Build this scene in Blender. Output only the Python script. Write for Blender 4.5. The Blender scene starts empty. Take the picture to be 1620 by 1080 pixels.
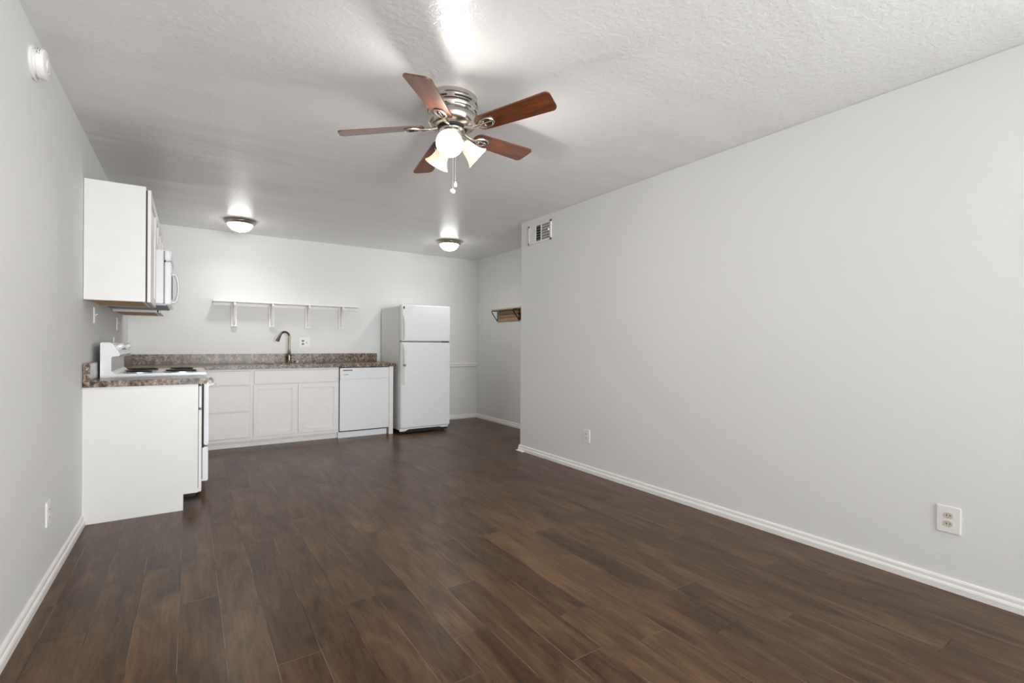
import bpy, bmesh, math, random
from mathutils import Vector, Matrix
PI = math.pi
R = math.radians
random.seed(7)
S = bpy.context.scene
COL = S.collection

# ------------------------------------------------------------------ room measures (metres)
H = 2.44                    # ceiling
XL, XR, XR2 = -0.550, 2.970, 3.728
YB, YC, YF = 6.612, 4.304, -3.9

# ------------------------------------------------------------------ camera
f_px, yaw, cyp, hcam, roll, pitch = 768.148, 0.586342, 545.197, 1.13754, -0.0063618, -0.00083379
D = Vector((math.sin(yaw), math.cos(yaw), 0)); Rt = Vector((math.cos(yaw), -math.sin(yaw), 0)); Zw = Vector((0, 0, 1))
fwd = D * math.cos(pitch) + Zw * math.sin(pitch)
Zp = Zw * math.cos(pitch) - D * math.sin(pitch)
right = Rt * math.cos(roll) - Zp * math.sin(roll)
up = Rt * math.sin(roll) + Zp * math.cos(roll)
cd = bpy.data.cameras.new('camera'); cam = bpy.data.objects.new('camera', cd); COL.objects.link(cam)
cd.sensor_width = 36; cd.lens = f_px * 36 / 1620; cd.shift_x = 0; cd.shift_y = (cyp - 540) / 1620
cd.clip_start = 0.05
cam.matrix_world = Matrix(((right.x, up.x, -fwd.x, 0), (right.y, up.y, -fwd.y, 0), (right.z, up.z, -fwd.z, hcam), (0, 0, 0, 1)))
S.camera = cam

# ------------------------------------------------------------------ world, exposure, large lights
S.view_settings.view_transform = 'Standard'; S.view_settings.look = 'None'; S.view_settings.gamma = 1
S.view_settings.use_curve_mapping = False
S.view_settings.exposure = 0.13
w = bpy.data.worlds.new('sky'); S.world = w; w.use_nodes = True
w.node_tree.nodes['Background'].inputs[0].default_value = (0.85, 0.93, 1, 1)
w.node_tree.nodes['Background'].inputs[1].default_value = 0.6

def area(name, loc, direction, sx, sy, power, color, spread=PI):
    l = bpy.data.lights.new(name, 'AREA'); l.shape = 'RECTANGLE'; l.size = sx; l.size_y = sy
    l.energy = power; l.color = color; l.spread = spread
    o = bpy.data.objects.new(name, l); COL.objects.link(o); o.location = loc
    o.rotation_euler = Vector(direction).to_track_quat('-Z', 'Y').to_euler()
    return o
# frontal fill lamp added at the unseen window behind the camera
area('front_fill', (1.2, YF + 0.06, 1.35), (0.08, 1, 0.12), 3.0, 1.9, 65, (0.95, 0.98, 1.0), R(75))
# second fill lamp, added at an unseen side window to balance the walls
area('side_fill', (XR - 0.03, -1.8, 1.35), (-1, 0, 0.08), 2.6, 1.7, 100, (0.95, 0.98, 1.0))

# ------------------------------------------------------------------ materials
def new_mat(name):
    m = bpy.data.materials.new(name); m.use_nodes = True
    nt = m.node_tree; b = nt.nodes['Principled BSDF']
    return m, nt, b
def tex_coord(nt, scale=(1, 1, 1), kind='Object'):
    tc = nt.nodes.new('ShaderNodeTexCoord'); mp = nt.nodes.new('ShaderNodeMapping')
    mp.inputs['Scale'].default_value = scale
    nt.links.new(tc.outputs[kind], mp.inputs['Vector']); return mp.outputs['Vector']
def noise(nt, vec, scale, detail=4, rough=0.5, dist=0):
    n = nt.nodes.new('ShaderNodeTexNoise'); n.inputs['Scale'].default_value = scale
    n.inputs['Detail'].default_value = detail; n.inputs['Roughness'].default_value = rough
    n.inputs['Distortion'].default_value = dist
    nt.links.new(vec, n.inputs['Vector']); return n
def ramp(nt, fac, stops):
    r = nt.nodes.new('ShaderNodeValToRGB'); cr = r.color_ramp
    while len(cr.elements) < len(stops): cr.elements.new(0.5)
    for e, (p, c) in zip(cr.elements, stops):
        e.position = p; e.color = (*c, 1) if len(c) == 3 else c
    nt.links.new(fac, r.inputs['Fac']); return r.outputs['Color']
def bump(nt, b, height, strength, dist=0.01):
    bp = nt.nodes.new('ShaderNodeBump'); bp.inputs['Strength'].default_value = strength; bp.inputs['Distance'].default_value = dist
    nt.links.new(height, bp.inputs['Height']); nt.links.new(bp.outputs['Normal'], b.inputs['Normal'])
def mixc(nt, fac, a, c):
    m = nt.nodes.new('ShaderNodeMix'); m.data_type = 'RGBA'
    for s, v in ((0, fac), (6, a), (7, c)):
        if hasattr(v, 'links'): nt.links.new(v, m.inputs[s])
        else: m.inputs[s].default_value = v if s == 0 else (*v, 1)
    return m.outputs[2]
def math_n(nt, op, a, c=0.0):
    m = nt.nodes.new('ShaderNodeMath'); m.operation = op
    for i, v in enumerate((a, c)):
        if hasattr(v, 'links'): nt.links.new(v, m.inputs[i])
        else: m.inputs[i].default_value = v
    return m.outputs[0]

def simple(name, color, rough=0.4, metal=0.0, var=0.03, nscale=12, bmp=0.0, bscale=200, coat=0.0, aniso=None):
    m, nt, b = new_mat(name)
    v = tex_coord(nt, aniso or (1, 1, 1))
    n = noise(nt, v, nscale, 3)
    lo = tuple(max(0, c * (1 - var)) for c in color); hi = tuple(min(1, c * (1 + var)) for c in color)
    nt.links.new(ramp(nt, n.outputs['Fac'], [(0.3, lo), (0.7, hi)]), b.inputs['Base Color'])
    b.inputs['Roughness'].default_value = rough; b.inputs['Metallic'].default_value = metal
    b.inputs['Coat Weight'].default_value = coat
    if bmp: bump(nt, b, noise(nt, v, bscale, 2).outputs['Fac'], bmp, 0.002)
    return m

def wall_mat(name, color, rough, scale, strength, dist):
    m, nt, b = new_mat(name)
    v = tex_coord(nt)
    big = noise(nt, v, 0.9, 3)
    lo = tuple(c * 0.975 for c in color)
    nt.links.new(ramp(nt, big.outputs['Fac'], [(0.35, lo), (0.65, color)]), b.inputs['Base Color'])
    b.inputs['Roughness'].default_value = rough
    n1 = noise(nt, v, scale, 4, 0.55); n2 = noise(nt, v, scale * 0.3, 3, 0.5, 0.6)
    hgt = math_n(nt, 'ADD', n1.outputs['Fac'], math_n(nt, 'MULTIPLY', n2.outputs['Fac'], 1.4))
    bump(nt, b, hgt, strength, dist)
    return m
M = {}
M['wall'] = wall_mat('wall_paint_light_grey', (0.79, 0.79, 0.78), 0.62, 55, 0.10, 0.006)
# ceiling: semi-gloss paint over knockdown texture, dull sheen of touch-up strokes painted in as darker colour
m, nt, b = new_mat('ceiling_paint')
v = tex_coord(nt); vs = tex_coord(nt, (0.5, 2.2, 1))
strokes = noise(nt, vs, 2.2, 5, 0.6, 0.15)
nt.links.new(ramp(nt, strokes.outputs['Fac'], [(0.36, (0.85, 0.84, 0.83)), (0.5, (0.87, 0.865, 0.86)), (0.64, (0.89, 0.885, 0.88))]), b.inputs['Base Color'])
base_c = b.inputs['Base Color'].links[0].from_socket
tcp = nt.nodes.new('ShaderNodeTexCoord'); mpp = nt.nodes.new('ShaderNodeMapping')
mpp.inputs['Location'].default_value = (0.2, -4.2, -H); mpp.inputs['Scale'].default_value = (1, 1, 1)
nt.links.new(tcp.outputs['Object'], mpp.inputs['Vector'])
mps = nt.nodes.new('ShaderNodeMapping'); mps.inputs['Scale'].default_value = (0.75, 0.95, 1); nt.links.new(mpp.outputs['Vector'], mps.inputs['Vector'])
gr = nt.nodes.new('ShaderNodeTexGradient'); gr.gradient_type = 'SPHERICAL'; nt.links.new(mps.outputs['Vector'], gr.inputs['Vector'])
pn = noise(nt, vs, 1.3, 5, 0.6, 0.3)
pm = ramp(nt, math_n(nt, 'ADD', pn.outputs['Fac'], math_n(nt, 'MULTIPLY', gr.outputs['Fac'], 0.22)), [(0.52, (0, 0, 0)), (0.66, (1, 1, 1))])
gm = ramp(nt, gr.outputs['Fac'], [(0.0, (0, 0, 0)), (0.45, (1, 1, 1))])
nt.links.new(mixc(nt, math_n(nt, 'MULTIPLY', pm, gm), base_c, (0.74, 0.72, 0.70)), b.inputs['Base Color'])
rr = nt.nodes.new('ShaderNodeMapRange'); nt.links.new(strokes.outputs['Fac'], rr.inputs['Value'])
rr.inputs['From Min'].default_value = 0.35; rr.inputs['From Max'].default_value = 0.65
rr.inputs['To Min'].default_value = 0.29; rr.inputs['To Max'].default_value = 0.31
nt.links.new(rr.outputs['Result'], b.inputs['Roughness'])
kn = noise(nt, v, 38, 3, 0.55, 0.2)
kr = ramp(nt, kn.outputs['Fac'], [(0.45, (0, 0, 0)), (0.56, (1, 1, 1))])
bump(nt, b, kr, 0.22, 0.003)
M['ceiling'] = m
M['trim'] = simple('trim_paint_warm_white', (0.88, 0.85, 0.82), 0.35, var=0.02)
M['cab'] = simple('cabinet_paint_warm_white', (0.86, 0.825, 0.80), 0.38, var=0.015)
M['cab_side'] = simple('cabinet_side_laminate_white', (0.80, 0.785, 0.765), 0.3, var=0.012)
M['appl'] = simple('appliance_enamel_white', (0.86, 0.87, 0.88), 0.22, var=0.01, coat=0.3)
M['appl_tex'] = simple('appliance_pebbled_white', (0.80, 0.81, 0.82), 0.38, var=0.01, bmp=0.25, bscale=320)
M['appl_side'] = simple('appliance_side_grey', (0.78, 0.78, 0.77), 0.45, var=0.02, bmp=0.2, bscale=300)
M['almond'] = simple('handle_plastic_almond', (0.70, 0.68, 0.63), 0.4, var=0.02)
M['plate'] = simple('wall_plate_plastic', (0.84, 0.82, 0.79), 0.35, var=0.01)
M['recept'] = simple('receptacle_almond', (0.62, 0.55, 0.47), 0.4, var=0.03)
M['recept_w'] = simple('receptacle_white', (0.74, 0.72, 0.69), 0.4, var=0.02)
M['dark'] = simple('dark_gap', (0.012, 0.011, 0.011), 0.6, var=0.2)
M['print'] = simple('printed_grey', (0.25, 0.25, 0.26), 0.6, var=0.1)
M['nickel'] = simple('brushed_nickel', (0.62, 0.58, 0.53), 0.24, 1.0, var=0.06, nscale=40, aniso=(1, 1, 14))
M['bronze'] = simple('antique_bronze', (0.22, 0.175, 0.13), 0.25, 1.0, var=0.12)
M['ring'] = simple('lamp_ring_bronze', (0.50, 0.43, 0.35), 0.3, 1.0, var=0.1)
M['steel'] = simple('stainless_steel', (0.55, 0.55, 0.54), 0.3, 1.0, var=0.06)
M['coil'] = simple('burner_coil_black', (0.018, 0.016, 0.016), 0.5, var=0.3)
M['iron_black'] = simple('black_wrought_metal', (0.015, 0.013, 0.012), 0.5, 0.4, var=0.2)
M['grille_dark'] = simple('microwave_underside_metal', (0.20, 0.21, 0.22), 0.4, 0.6, var=0.1)
M['chain'] = simple('pull_chain_nickel', (0.75, 0.70, 0.62), 0.3, 0.9, var=0.05)
M['fob'] = simple('pull_chain_fob_white', (0.85, 0.83, 0.78), 0.35, var=0.02)

def wood(name, lo, mid, hi, scale=(1, 1, 1), rough=0.4, coat=0.0, nscale=6):
    m, nt, b = new_mat(name); v = tex_coord(nt, scale)
    n = noise(nt, v, nscale, 6, 0.6, 0.5)
    nt.links.new(ramp(nt, n.outputs['Fac'], [(0.3, lo), (0.5, mid), (0.72, hi)]), b.inputs['Base Color'])
    b.inputs['Roughness'].default_value = rough; b.inputs['Coat Weight'].default_value = coat
    b.inputs['Coat Roughness'].default_value = 0.25
    bump(nt, b, n.outputs['Fac'], 0.05, 0.002)
    return m
M['raw_wood'] = wood('raw_plywood', (0.50, 0.27, 0.12), (0.64, 0.38, 0.19), (0.72, 0.46, 0.25), (1, 8, 1), 0.6)
M['pine'] = wood('rustic_pine', (0.30, 0.185, 0.095), (0.42, 0.27, 0.15), (0.52, 0.36, 0.21), (1, 1.5, 14), 0.6)
M['pale_pine'] = wood('pale_pine', (0.45, 0.37, 0.27), (0.56, 0.47, 0.36), (0.62, 0.53, 0.42), (1, 1.5, 14), 0.55)
M['blade'] = wood('walnut_blade', (0.06, 0.017, 0.008), (0.12, 0.034, 0.013), (0.19, 0.058, 0.021), (1, 9, 1), 0.3, 0.4, 4)

# granite
m, nt, b = new_mat('granite_brown_grey')
v = tex_coord(nt)
n1 = noise(nt, v, 8, 6, 0.7, 2.2); n2 = noise(nt, v, 26, 5, 0.75, 1.2); n3 = noise(nt, v, 60, 4, 0.7, 0.6)
c1 = ramp(nt, n1.outputs['Fac'], [(0.38, (0.02, 0.014, 0.011)), (0.47, (0.13, 0.09, 0.065)), (0.54, (0.30, 0.23, 0.17)), (0.64, (0.50, 0.40, 0.31))])
c2 = ramp(nt, n2.outputs['Fac'], [(0.40, (0.015, 0.011, 0.009)), (0.47, (0.14, 0.09, 0.06)), (0.54, (0.36, 0.28, 0.21)), (0.64, (0.62, 0.51, 0.40))])
mx = mixc(nt, 0.55, c1, c2)
dk = ramp(nt, n3.outputs['Fac'], [(0.42, (0.12, 0.10, 0.09)), (0.52, (1, 1, 1))])
mm = nt.nodes.new('ShaderNodeMix'); mm.data_type = 'RGBA'; mm.blend_type = 'MULTIPLY'; mm.inputs[0].default_value = 0.7
nt.links.new(mx, mm.inputs[6]); nt.links.new(dk, mm.inputs[7])
nt.links.new(mm.outputs[2], b.inputs['Base Color'])
b.inputs['Roughness'].default_value = 0.24; b.inputs['Specular IOR Level'].default_value = 0.3
M['granite'] = m

# floor laminate: per-plank tone from attribute, grain along y, thin dark seams with bevel highlights painted in, from the plank UV
m, nt, b = new_mat('laminate_walnut_floor')
at = nt.nodes.new('ShaderNodeAttribute'); at.attribute_name = 'plank'
uv = nt.nodes.new('ShaderNodeUVMap'); uv.uv_map = 'plank_uv'
sep = nt.nodes.new('ShaderNodeSeparateColor'); nt.links.new(at.outputs['Color'], sep.inputs[0])
tc = nt.nodes.new('ShaderNodeTexCoord')
off = nt.nodes.new('ShaderNodeVectorMath'); off.operation = 'MULTIPLY_ADD'
nt.links.new(at.outputs['Color'], off.inputs[0]); off.inputs[1].default_value = (17, 31, 5)
nt.links.new(tc.outputs['Object'], off.inputs[2])
mp = nt.nodes.new('ShaderNodeMapping'); mp.inputs['Scale'].default_value = (4.5, 0.9, 1); nt.links.new(off.outputs[0], mp.inputs['Vector'])
g1 = noise(nt, mp.outputs['Vector'], 2.0, 6, 0.62, 1.0)
mp2 = nt.nodes.new('ShaderNodeMapping'); mp2.inputs['Scale'].default_value = (40, 2.4, 1); nt.links.new(off.outputs[0], mp2.inputs['Vector'])
g2 = noise(nt, mp2.outputs['Vector'], 2.5, 5, 0.65, 0.6)
gf = math_n(nt, 'ADD', math_n(nt, 'MULTIPLY', g1.outputs['Fac'], 0.68), math_n(nt, 'MULTIPLY', g2.outputs['Fac'], 0.32))
gf2 = math_n(nt, 'ADD', gf, math_n(nt, 'MULTIPLY', math_n(nt, 'SUBTRACT', sep.outputs[0], 0.5), 0.085))
fc = ramp(nt, gf2, [(0.32, (0.030, 0.015, 0.007)), (0.46, (0.070, 0.037, 0.017)), (0.57, (0.112, 0.061, 0.028)), (0.72, (0.18, 0.098, 0.045))])
su = nt.nodes.new('ShaderNodeSeparateXYZ'); nt.links.new(uv.outputs['UV'], su.inputs[0])
# distance to seam, u and v in metres
def edge(sock, sz_sock, wdt):
    a = math_n(nt, 'MINIMUM', sock, math_n(nt, 'SUBTRACT', sz_sock, sock))
    return math_n(nt, 'LESS_THAN', a, wdt)
eu = edge(su.outputs[0], 0.148, 0.0014)
ev = edge(su.outputs[1], sep.outputs[1], 0.0013)
ee = math_n(nt, 'MAXIMUM', eu, ev)
brk = ramp(nt, noise(nt, tc.outputs['Object'], 3.0, 2).outputs['Fac'], [(0.42, (0.0,) * 3), (0.58, (1,) * 3)])
fc2 = mixc(nt, math_n(nt, 'MULTIPLY', ee, 1.0), fc, mixc(nt, brk, (0.012, 0.008, 0.006), (0.16, 0.115, 0.085)))
nt.links.new(fc2, b.inputs['Base Color'])
rg = nt.nodes.new('ShaderNodeMapRange'); nt.links.new(noise(nt, tc.outputs['Object'], 1.6, 4).outputs['Fac'], rg.inputs['Value'])
rg.inputs['To Min'].default_value = 0.24; rg.inputs['To Max'].default_value = 0.38
nt.links.new(rg.outputs['Result'], b.inputs['Roughness'])
b.inputs['Specular IOR Level'].default_value = 0.21
hb = math_n(nt, 'SUBTRACT', math_n(nt, 'MULTIPLY', g2.outputs['Fac'], 0.25), ee)
bump(nt, b, hb, 0.25, 0.0015)
M['floor'] = m

def emit(name, color, strength, base=(0.9, 0.88, 0.82)):
    m, nt, b = new_mat(name)
    v = tex_coord(nt); n = noise(nt, v, 20, 2)
    nt.links.new(ramp(nt, n.outputs['Fac'], [(0.3, tuple(c * 0.97 for c in color)), (0.7, color)]), b.inputs['Emission Color'])
    b.inputs['Emission Strength'].default_value = strength
    b.inputs['Base Color'].default_value = (*base, 1); b.inputs['Roughness'].default_value = 0.3
    return m
M['bulb'] = emit('lit_bulb', (1.0, 0.90, 0.76), 14)
M['dome_glass'] = emit('lit_dome_glass', (1.0, 0.99, 0.95), 15)
m, nt, b = new_mat('frosted_shade_glass')
v = tex_coord(nt)
nt.links.new(ramp(nt, noise(nt, v, 9, 3).outputs['Fac'], [(0.3, (0.74, 0.71, 0.65)), (0.7, (0.78, 0.75, 0.70))]), b.inputs['Base Color'])
b.inputs['Roughness'].default_value = 0.35
tr = nt.nodes.new('ShaderNodeBsdfTranslucent'); tr.inputs['Color'].default_value = (1, 0.93, 0.82, 1)
ms = nt.nodes.new('ShaderNodeMixShader'); ms.inputs[0].default_value = 0.14
out = nt.nodes['Material Output']
nt.links.new(b.outputs[0], ms.inputs[1]); nt.links.new(tr.outputs[0], ms.inputs[2]); nt.links.new(ms.outputs[0], out.inputs['Surface'])
M['shade'] = m
m, nt, b = new_mat('window_glass')
b.inputs['Transmission Weight'].default_value = 1; b.inputs['Roughness'].default_value = 0.0
nt.links.new(ramp(nt, noise(nt, tex_coord(nt), 2).outputs['Fac'], [(0, (0.97, 0.98, 0.98)), (1, (1, 1, 1))]), b.inputs['Base Color'])
M['glass'] = m

# ------------------------------------------------------------------ mesh helpers
def bx(bm, x0, x1, y0, y1, z0, z1, bev=0.0, seg=2):
    r = bmesh.ops.create_cube(bm, size=1.0)
    vs = r['verts']
    for v in vs:
        v.co = Vector((x0 + (v.co.x + .5) * (x1 - x0), y0 + (v.co.y + .5) * (y1 - y0), z0 + (v.co.z + .5) * (z1 - z0)))
    if bev:
        es = list({e for v in vs for e in v.link_edges})
        bmesh.ops.bevel(bm, geom=es, offset=bev, segments=seg, affect='EDGES', clamp_overlap=True)
    return bm
def box(x0, x1, y0, y1, z0, z1, bev=0.0, seg=2):
    return bx(bmesh.new(), x0, x1, y0, y1, z0, z1, bev, seg)
def lathe(bm, prof, center, axis='Z', n=40, mat=None):
    """prof = [(radius, height)...] around axis"""
    rings = []
    for (r, h) in prof:
        ring = []
        if r < 1e-5:
            ring = [bm.verts.new((0, 0, h))]
        else:
            for i in range(n):
                a = 2 * PI * i / n
                ring.append(bm.verts.new((r * math.cos(a), r * math.sin(a), h)))
        rings.append(ring)
    for A, B in zip(rings, rings[1:]):
        if len(A) == 1 and len(B) == 1: continue
        for i in range(n):
            j = (i + 1) % n
            if len(A) == 1: bm.faces.new((A[0], B[i], B[j]))
            elif len(B) == 1: bm.faces.new((A[i], A[j], B[0]))
            else: bm.faces.new((A[i], A[j], B[j], B[i]))
    T = Matrix.Identity(4)
    if axis == 'X': T = Matrix.Rotation(PI / 2, 4, 'Y')
    elif axis == 'Y': T = Matrix.Rotation(-PI / 2, 4, 'X')
    elif mat is not None: T = mat
    T = Matrix.Translation(center) @ T
    for ring in rings:
        for v in ring: v.co = T @ v.co
    return bm
def tube(bm, pts, rad, n=10, closed=False):
    pts = [Vector(p) for p in pts]; N = len(pts)
    rads = rad if isinstance(rad, (list, tuple)) else [rad] * N
    rings = []
    prev = None
    for i, p in enumerate(pts):
        if closed: t = (pts[(i + 1) % N] - pts[i - 1]).normalized()
        else: t = (pts[min(i + 1, N - 1)] - pts[max(i - 1, 0)]).normalized()
        if prev is None:
            a = Vector((0, 0, 1)) if abs(t.z) < 0.9 else Vector((1, 0, 0))
            u = t.cross(a).normalized()
        else:
            u = (prev - t * prev.dot(t)).normalized()
        prev = u; wv = t.cross(u)
        rings.append([bm.verts.new(p + (u * math.cos(2 * PI * k / n) + wv * math.sin(2 * PI * k / n)) * rads[i]) for k in range(n)])
    rng = range(N) if closed else range(N - 1)
    for i in rng:
        A, B = rings[i], rings[(i + 1) % N]
        for k in range(n): bm.faces.new((A[k], A[(k + 1) % n], B[(k + 1) % n], B[k]))
    if not closed:
        bm.faces.new(rings[0][::-1]); bm.faces.new(rings[-1])
    return bm
def prism(bm, poly, a0, a1, axis='Y'):
    """poly in the plane normal to axis: Y -> (x,z), X -> (y,z), Z -> (x,y)"""
    def P3(p, a):
        if axis == 'Y': return (p[0], a, p[1])
        if axis == 'X': return (a, p[0], p[1])
        return (p[0], p[1], a)
    A = [bm.verts.new(P3(p, a0)) for p in poly]; B = [bm.verts.new(P3(p, a1)) for p in poly]
    bm.faces.new(A); bm.faces.new(B[::-1])
    for i in range(len(poly)):
        j = (i + 1) % len(poly); bm.faces.new((A[i], B[i], B[j], A[j]))
    return bm
def obj(name, bm, mat, parent=None, smooth=False, origin=None, label=None, local=False):
    """mesh built in world coordinates; moved into the frame of its top-level Empty (parent['_o'])"""
    bmesh.ops.recalc_face_normals(bm, faces=bm.faces[:])
    o0 = Vector((0, 0, 0))
    if parent is not None and not local: o0 = ORG.get(parent.name, Vector((0, 0, 0)))
    if parent is None and origin is not None: o0 = Vector(origin)
    if o0.length: bmesh.ops.translate(bm, verts=bm.verts[:], vec=-o0)
    me = bpy.data.meshes.new(name); bm.to_mesh(me); bm.free()
    if smooth:
        for p in me.polygons: p.use_smooth = True
        try: me.set_sharp_from_angle(angle=R(38))
        except Exception: pass
    o = bpy.data.objects.new(name, me); COL.objects.link(o)
    me.materials.append(mat)
    if parent is not None:
        o.parent = parent; ORG[o.name] = ORG.get(parent.name, Vector((0, 0, 0))) if not local else Vector((0, 0, 0))
    elif origin is not None: o.location = origin
    if label: o['label'] = label
    return o
ORG = {}
def thing(name, label, cat, loc, group=None):
    o = bpy.data.objects.new(name, None); COL.objects.link(o); o.location = loc; o.empty_display_size = 0.05
    o['label'] = label; o['category'] = cat
    if group: o['group'] = group
    ORG[o.name] = Vector(loc)
    return o
def struct(name, bm, mat, **k):
    o = obj(name, bm, mat, **k); o['kind'] = 'structure'; return o

# ------------------------------------------------------------------ room shell
T = 0.12
bm = bmesh.new()
uvl = bm.loops.layers.uv.new('plank_uv'); cl = bm.loops.layers.float_color.new('plank')
PW = 0.148; X0 = -0.032; PL = 1.22
known = {0: 2.55, 1: 2.353, 2: 1.881, 3: 2.351, 4: 2.164, 5: 1.46, 8: 1.33, 9: 1.579, 14: 1.056, 6: 2.9, 7: 2.05, 10: 2.5, -1: 3.0, -2: 1.75, -3: 2.5}
fx0, fx1, fy0, fy1 = XL, XR2, YF, YB
k = math.floor((fx0 - X0) / PW)
while X0 + k * PW < fx1:
    xa, xb = X0 + k * PW, X0 + (k + 1) * PW
    y = known.get(k, random.uniform(0, PL)); 
    while y > fy0: y -= PL
    while y < fy1:
        ya, yb = max(y, fy0), min(y + PL, fy1)
        rid = random.random()
        if yb - ya > 1e-4:
            cx0, cx1 = max(xa, fx0), min(xb, fx1)
            vs = [bm.verts.new(c) for c in ((cx0, ya, 0), (cx1, ya, 0), (cx1, yb, 0), (cx0, yb, 0))]
            fc = bm.faces.new(vs)
            for lp in fc.loops:
                lp[uvl].uv = (lp.vert.co.x - xa, lp.vert.co.y - y); lp[cl] = (rid, PL, random.random() * 0 + rid * 0.37, 1)
        y += PL
    k += 1
bmesh.ops.remove_doubles(bm, verts=bm.verts[:], dist=1e-5)
# slab body below the boards
me_floor = bm
bx(me_floor, fx0 - T, fx1 + T, fy0 - T, fy1 + T, -0.12, -0.002)
struct('floor', me_floor, M['floor'])
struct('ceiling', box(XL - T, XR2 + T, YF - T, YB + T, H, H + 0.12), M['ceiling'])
struct('wall_left', box(XL - T, XL, YF - T, YB + T, 0, H), M['wall'])
struct('wall_back', box(XL, XR2, YB, YB + T, 0, H), M['wall'])
struct('wall_recess', box(XR2, XR2 + T, YC, YB + T, 0, H), M['wall'])
bm = box(XR, XR2 + T, -0.3, YC, 0, H, 0.004)
for a in ((YF - T, -3.15, 0, H), (-0.45, -0.3, 0, H), (-3.15, -0.45, 0, 0.48), (-3.15, -0.45, 2.22, H)): bx(bm, XR, XR + T, *a)
struct('wall_right', bm, M['wall'])
bm = bmesh.new()
for a in ((-3.15, -0.45, 0.48, 0.53), (-3.15, -0.45, 2.17, 2.22), (-3.15, -3.10, 0.48, 2.22), (-0.50, -0.45, 0.48, 2.22), (-1.83, -1.77, 0.48, 2.22)):
    bx(bm, XR + 0.03, XR + 0.09, *a)
wn = struct('added_window_2', bm, M['trim'])  # unseen window added around the side fill lamp
obj('window_pane', box(XR + 0.057, XR + 0.063, -3.11, -0.49, 0.52, 2.18), M['glass'], wn)
# unseen wall behind the camera, window opening placed and sized for the frontal light
wx0, wx1, wz0, wz1 = -0.32, 2.72, 0.38, 2.32
bm = bmesh.new()
bx(bm, XL, wx0, YF - T, YF, 0, H); bx(bm, wx1, XR, YF - T, YF, 0, H)
bx(bm, wx0, wx1, YF - T, YF, 0, wz0); bx(bm, wx0, wx1, YF - T, YF, wz1, H)
struct('wall_front', bm, M['wall'])
bm = bmesh.new()
for a in ((wx0, wx0 + .05, wz0, wz1), (wx1 - .05, wx1, wz0, wz1), (wx0, wx1, wz0, wz0 + .05), (wx0, wx1, wz1 - .05, wz1), ((wx0 + wx1) / 2 - .03, (wx0 + wx1) / 2 + .03, wz0, wz1)):
    bx(bm, a[0], a[1], YF - 0.09, YF - 0.03, a[2], a[3])
wn = struct('window_1', bm, M['trim'])
obj('window_pane', box(wx0 + .04, wx1 - .04, YF - 0.064, YF - 0.058, wz0 + .04, wz1 - .04), M['glass'], wn)

# baseboards: profile (depth from wall, height)
BB = [(0, 0), (0.018, 0), (0.018, 0.026), (0.0145, 0.034), (0.0105, 0.037), (0.0105, 0.052), (0.007, 0.059), (0, 0.061)]
struct('baseboard_left', prism(bmesh.new(), [(XL + d, z) for d, z in BB], YF, 3.966, 'Y'), M['trim'])
struct('baseboard_right', prism(bmesh.new(), [(XR - d, z) for d, z in BB], YF, YC + 0.012, 'Y'), M['trim'])
struct('baseboard_recess', prism(bmesh.new(), [(XR2 - d, z) for d, z in BB], YC, YB, 'Y'), M['trim'])
struct('baseboard_back', prism(bmesh.new(), [(YB - d, z) for d, z in BB], 2.15, XR2 - 0.018, 'X'), M['trim'])
struct('baseboard_return', prism(bmesh.new(), [(YC + d * 0.6, z) for d, z in BB], XR - 0.012, XR2, 'X'), M['trim'])
# flattened shoe strip poking past the wall corner
struct('trim_2', box(XR - 0.045, XR - 0.0, YC - 0.10, YC + 0.02, 0, 0.009, 0.003), M['trim'])
CR = [(0, 0.792), (0.012, 0.795), (0.017, 0.806), (0.011, 0.815), (0.014, 0.824), (0.021, 0.832), (0.014, 0.842), (0, 0.846)]
struct('trim_1', prism(bmesh.new(), [(YB - d, z) for d, z in CR], 2.92, XR2, 'X'), M['trim'])
# painted corner bead along the kitchen wall end (vertical)
# ------------------------------------------------------------------ ceiling fan
FX, FY_ = 1.155, 2.325
fan = thing('ceiling_fan', 'brushed nickel ceiling fan with five dark reddish-brown blades and three lit bell shades', 'ceiling fan', (FX, FY_, H))
pr = [(0.0, 0), (0.128, 0), (0.132, -0.004), (0.133, -0.020), (0.129, -0.024), (0.129, -0.027), (0.133, -0.031), (0.133, -0.046), (0.127, -0.051), (0.127, -0.054), (0.130, -0.058), (0.126, -0.072), (0.121, -0.078), (0.122, -0.083),
      (0.129, -0.090), (0.130, -0.105), (0.124, -0.122), (0.108, -0.133), (0.085, -0.135), (0.0, -0.135)]
pr = [(q, h * 1.19) for q, h in pr]
obj('motor_housing', lathe(bmesh.new(), pr, (FX, FY_, H), n=64), M['nickel'], fan, True)
for i in range(6):      # dark vent slots round the drum
    a0 = 2 * PI * i / 6 + 0.15
    for (zz, hh) in ((-0.0458, 0.005), (-0.081, 0.003)):
        bm = bmesh.new(); ring = []
        for j in range(11):
            aa = a0 + j * 0.075; rr_ = 0.1337 if zz > -0.05 else 0.1288
            ring.append([bm.verts.new((FX + q * math.cos(aa), FY_ + q * math.sin(aa), H + zz + h_)) for q, h_ in ((rr_, -hh), (rr_, hh), (rr_ - 0.006, hh), (rr_ - 0.006, -hh))])
        for A_, B_ in zip(ring, ring[1:]):
            for q in range(4): bm.faces.new((A_[q], A_[(q + 1) % 4], B_[(q + 1) % 4], B_[q]))
        bm.faces.new(ring[0]); bm.faces.new(ring[-1][::-1])
        obj('vent_slot', bm, M['dark'], fan)
obj('flywheel', lathe(bmesh.new(), [(0.0, -0.156), (0.078, -0.156), (0.078, -0.168), (0.072, -0.172), (0.0, -0.172)], (FX, FY_, H), n=48), M['dark'], fan, True)
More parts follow.
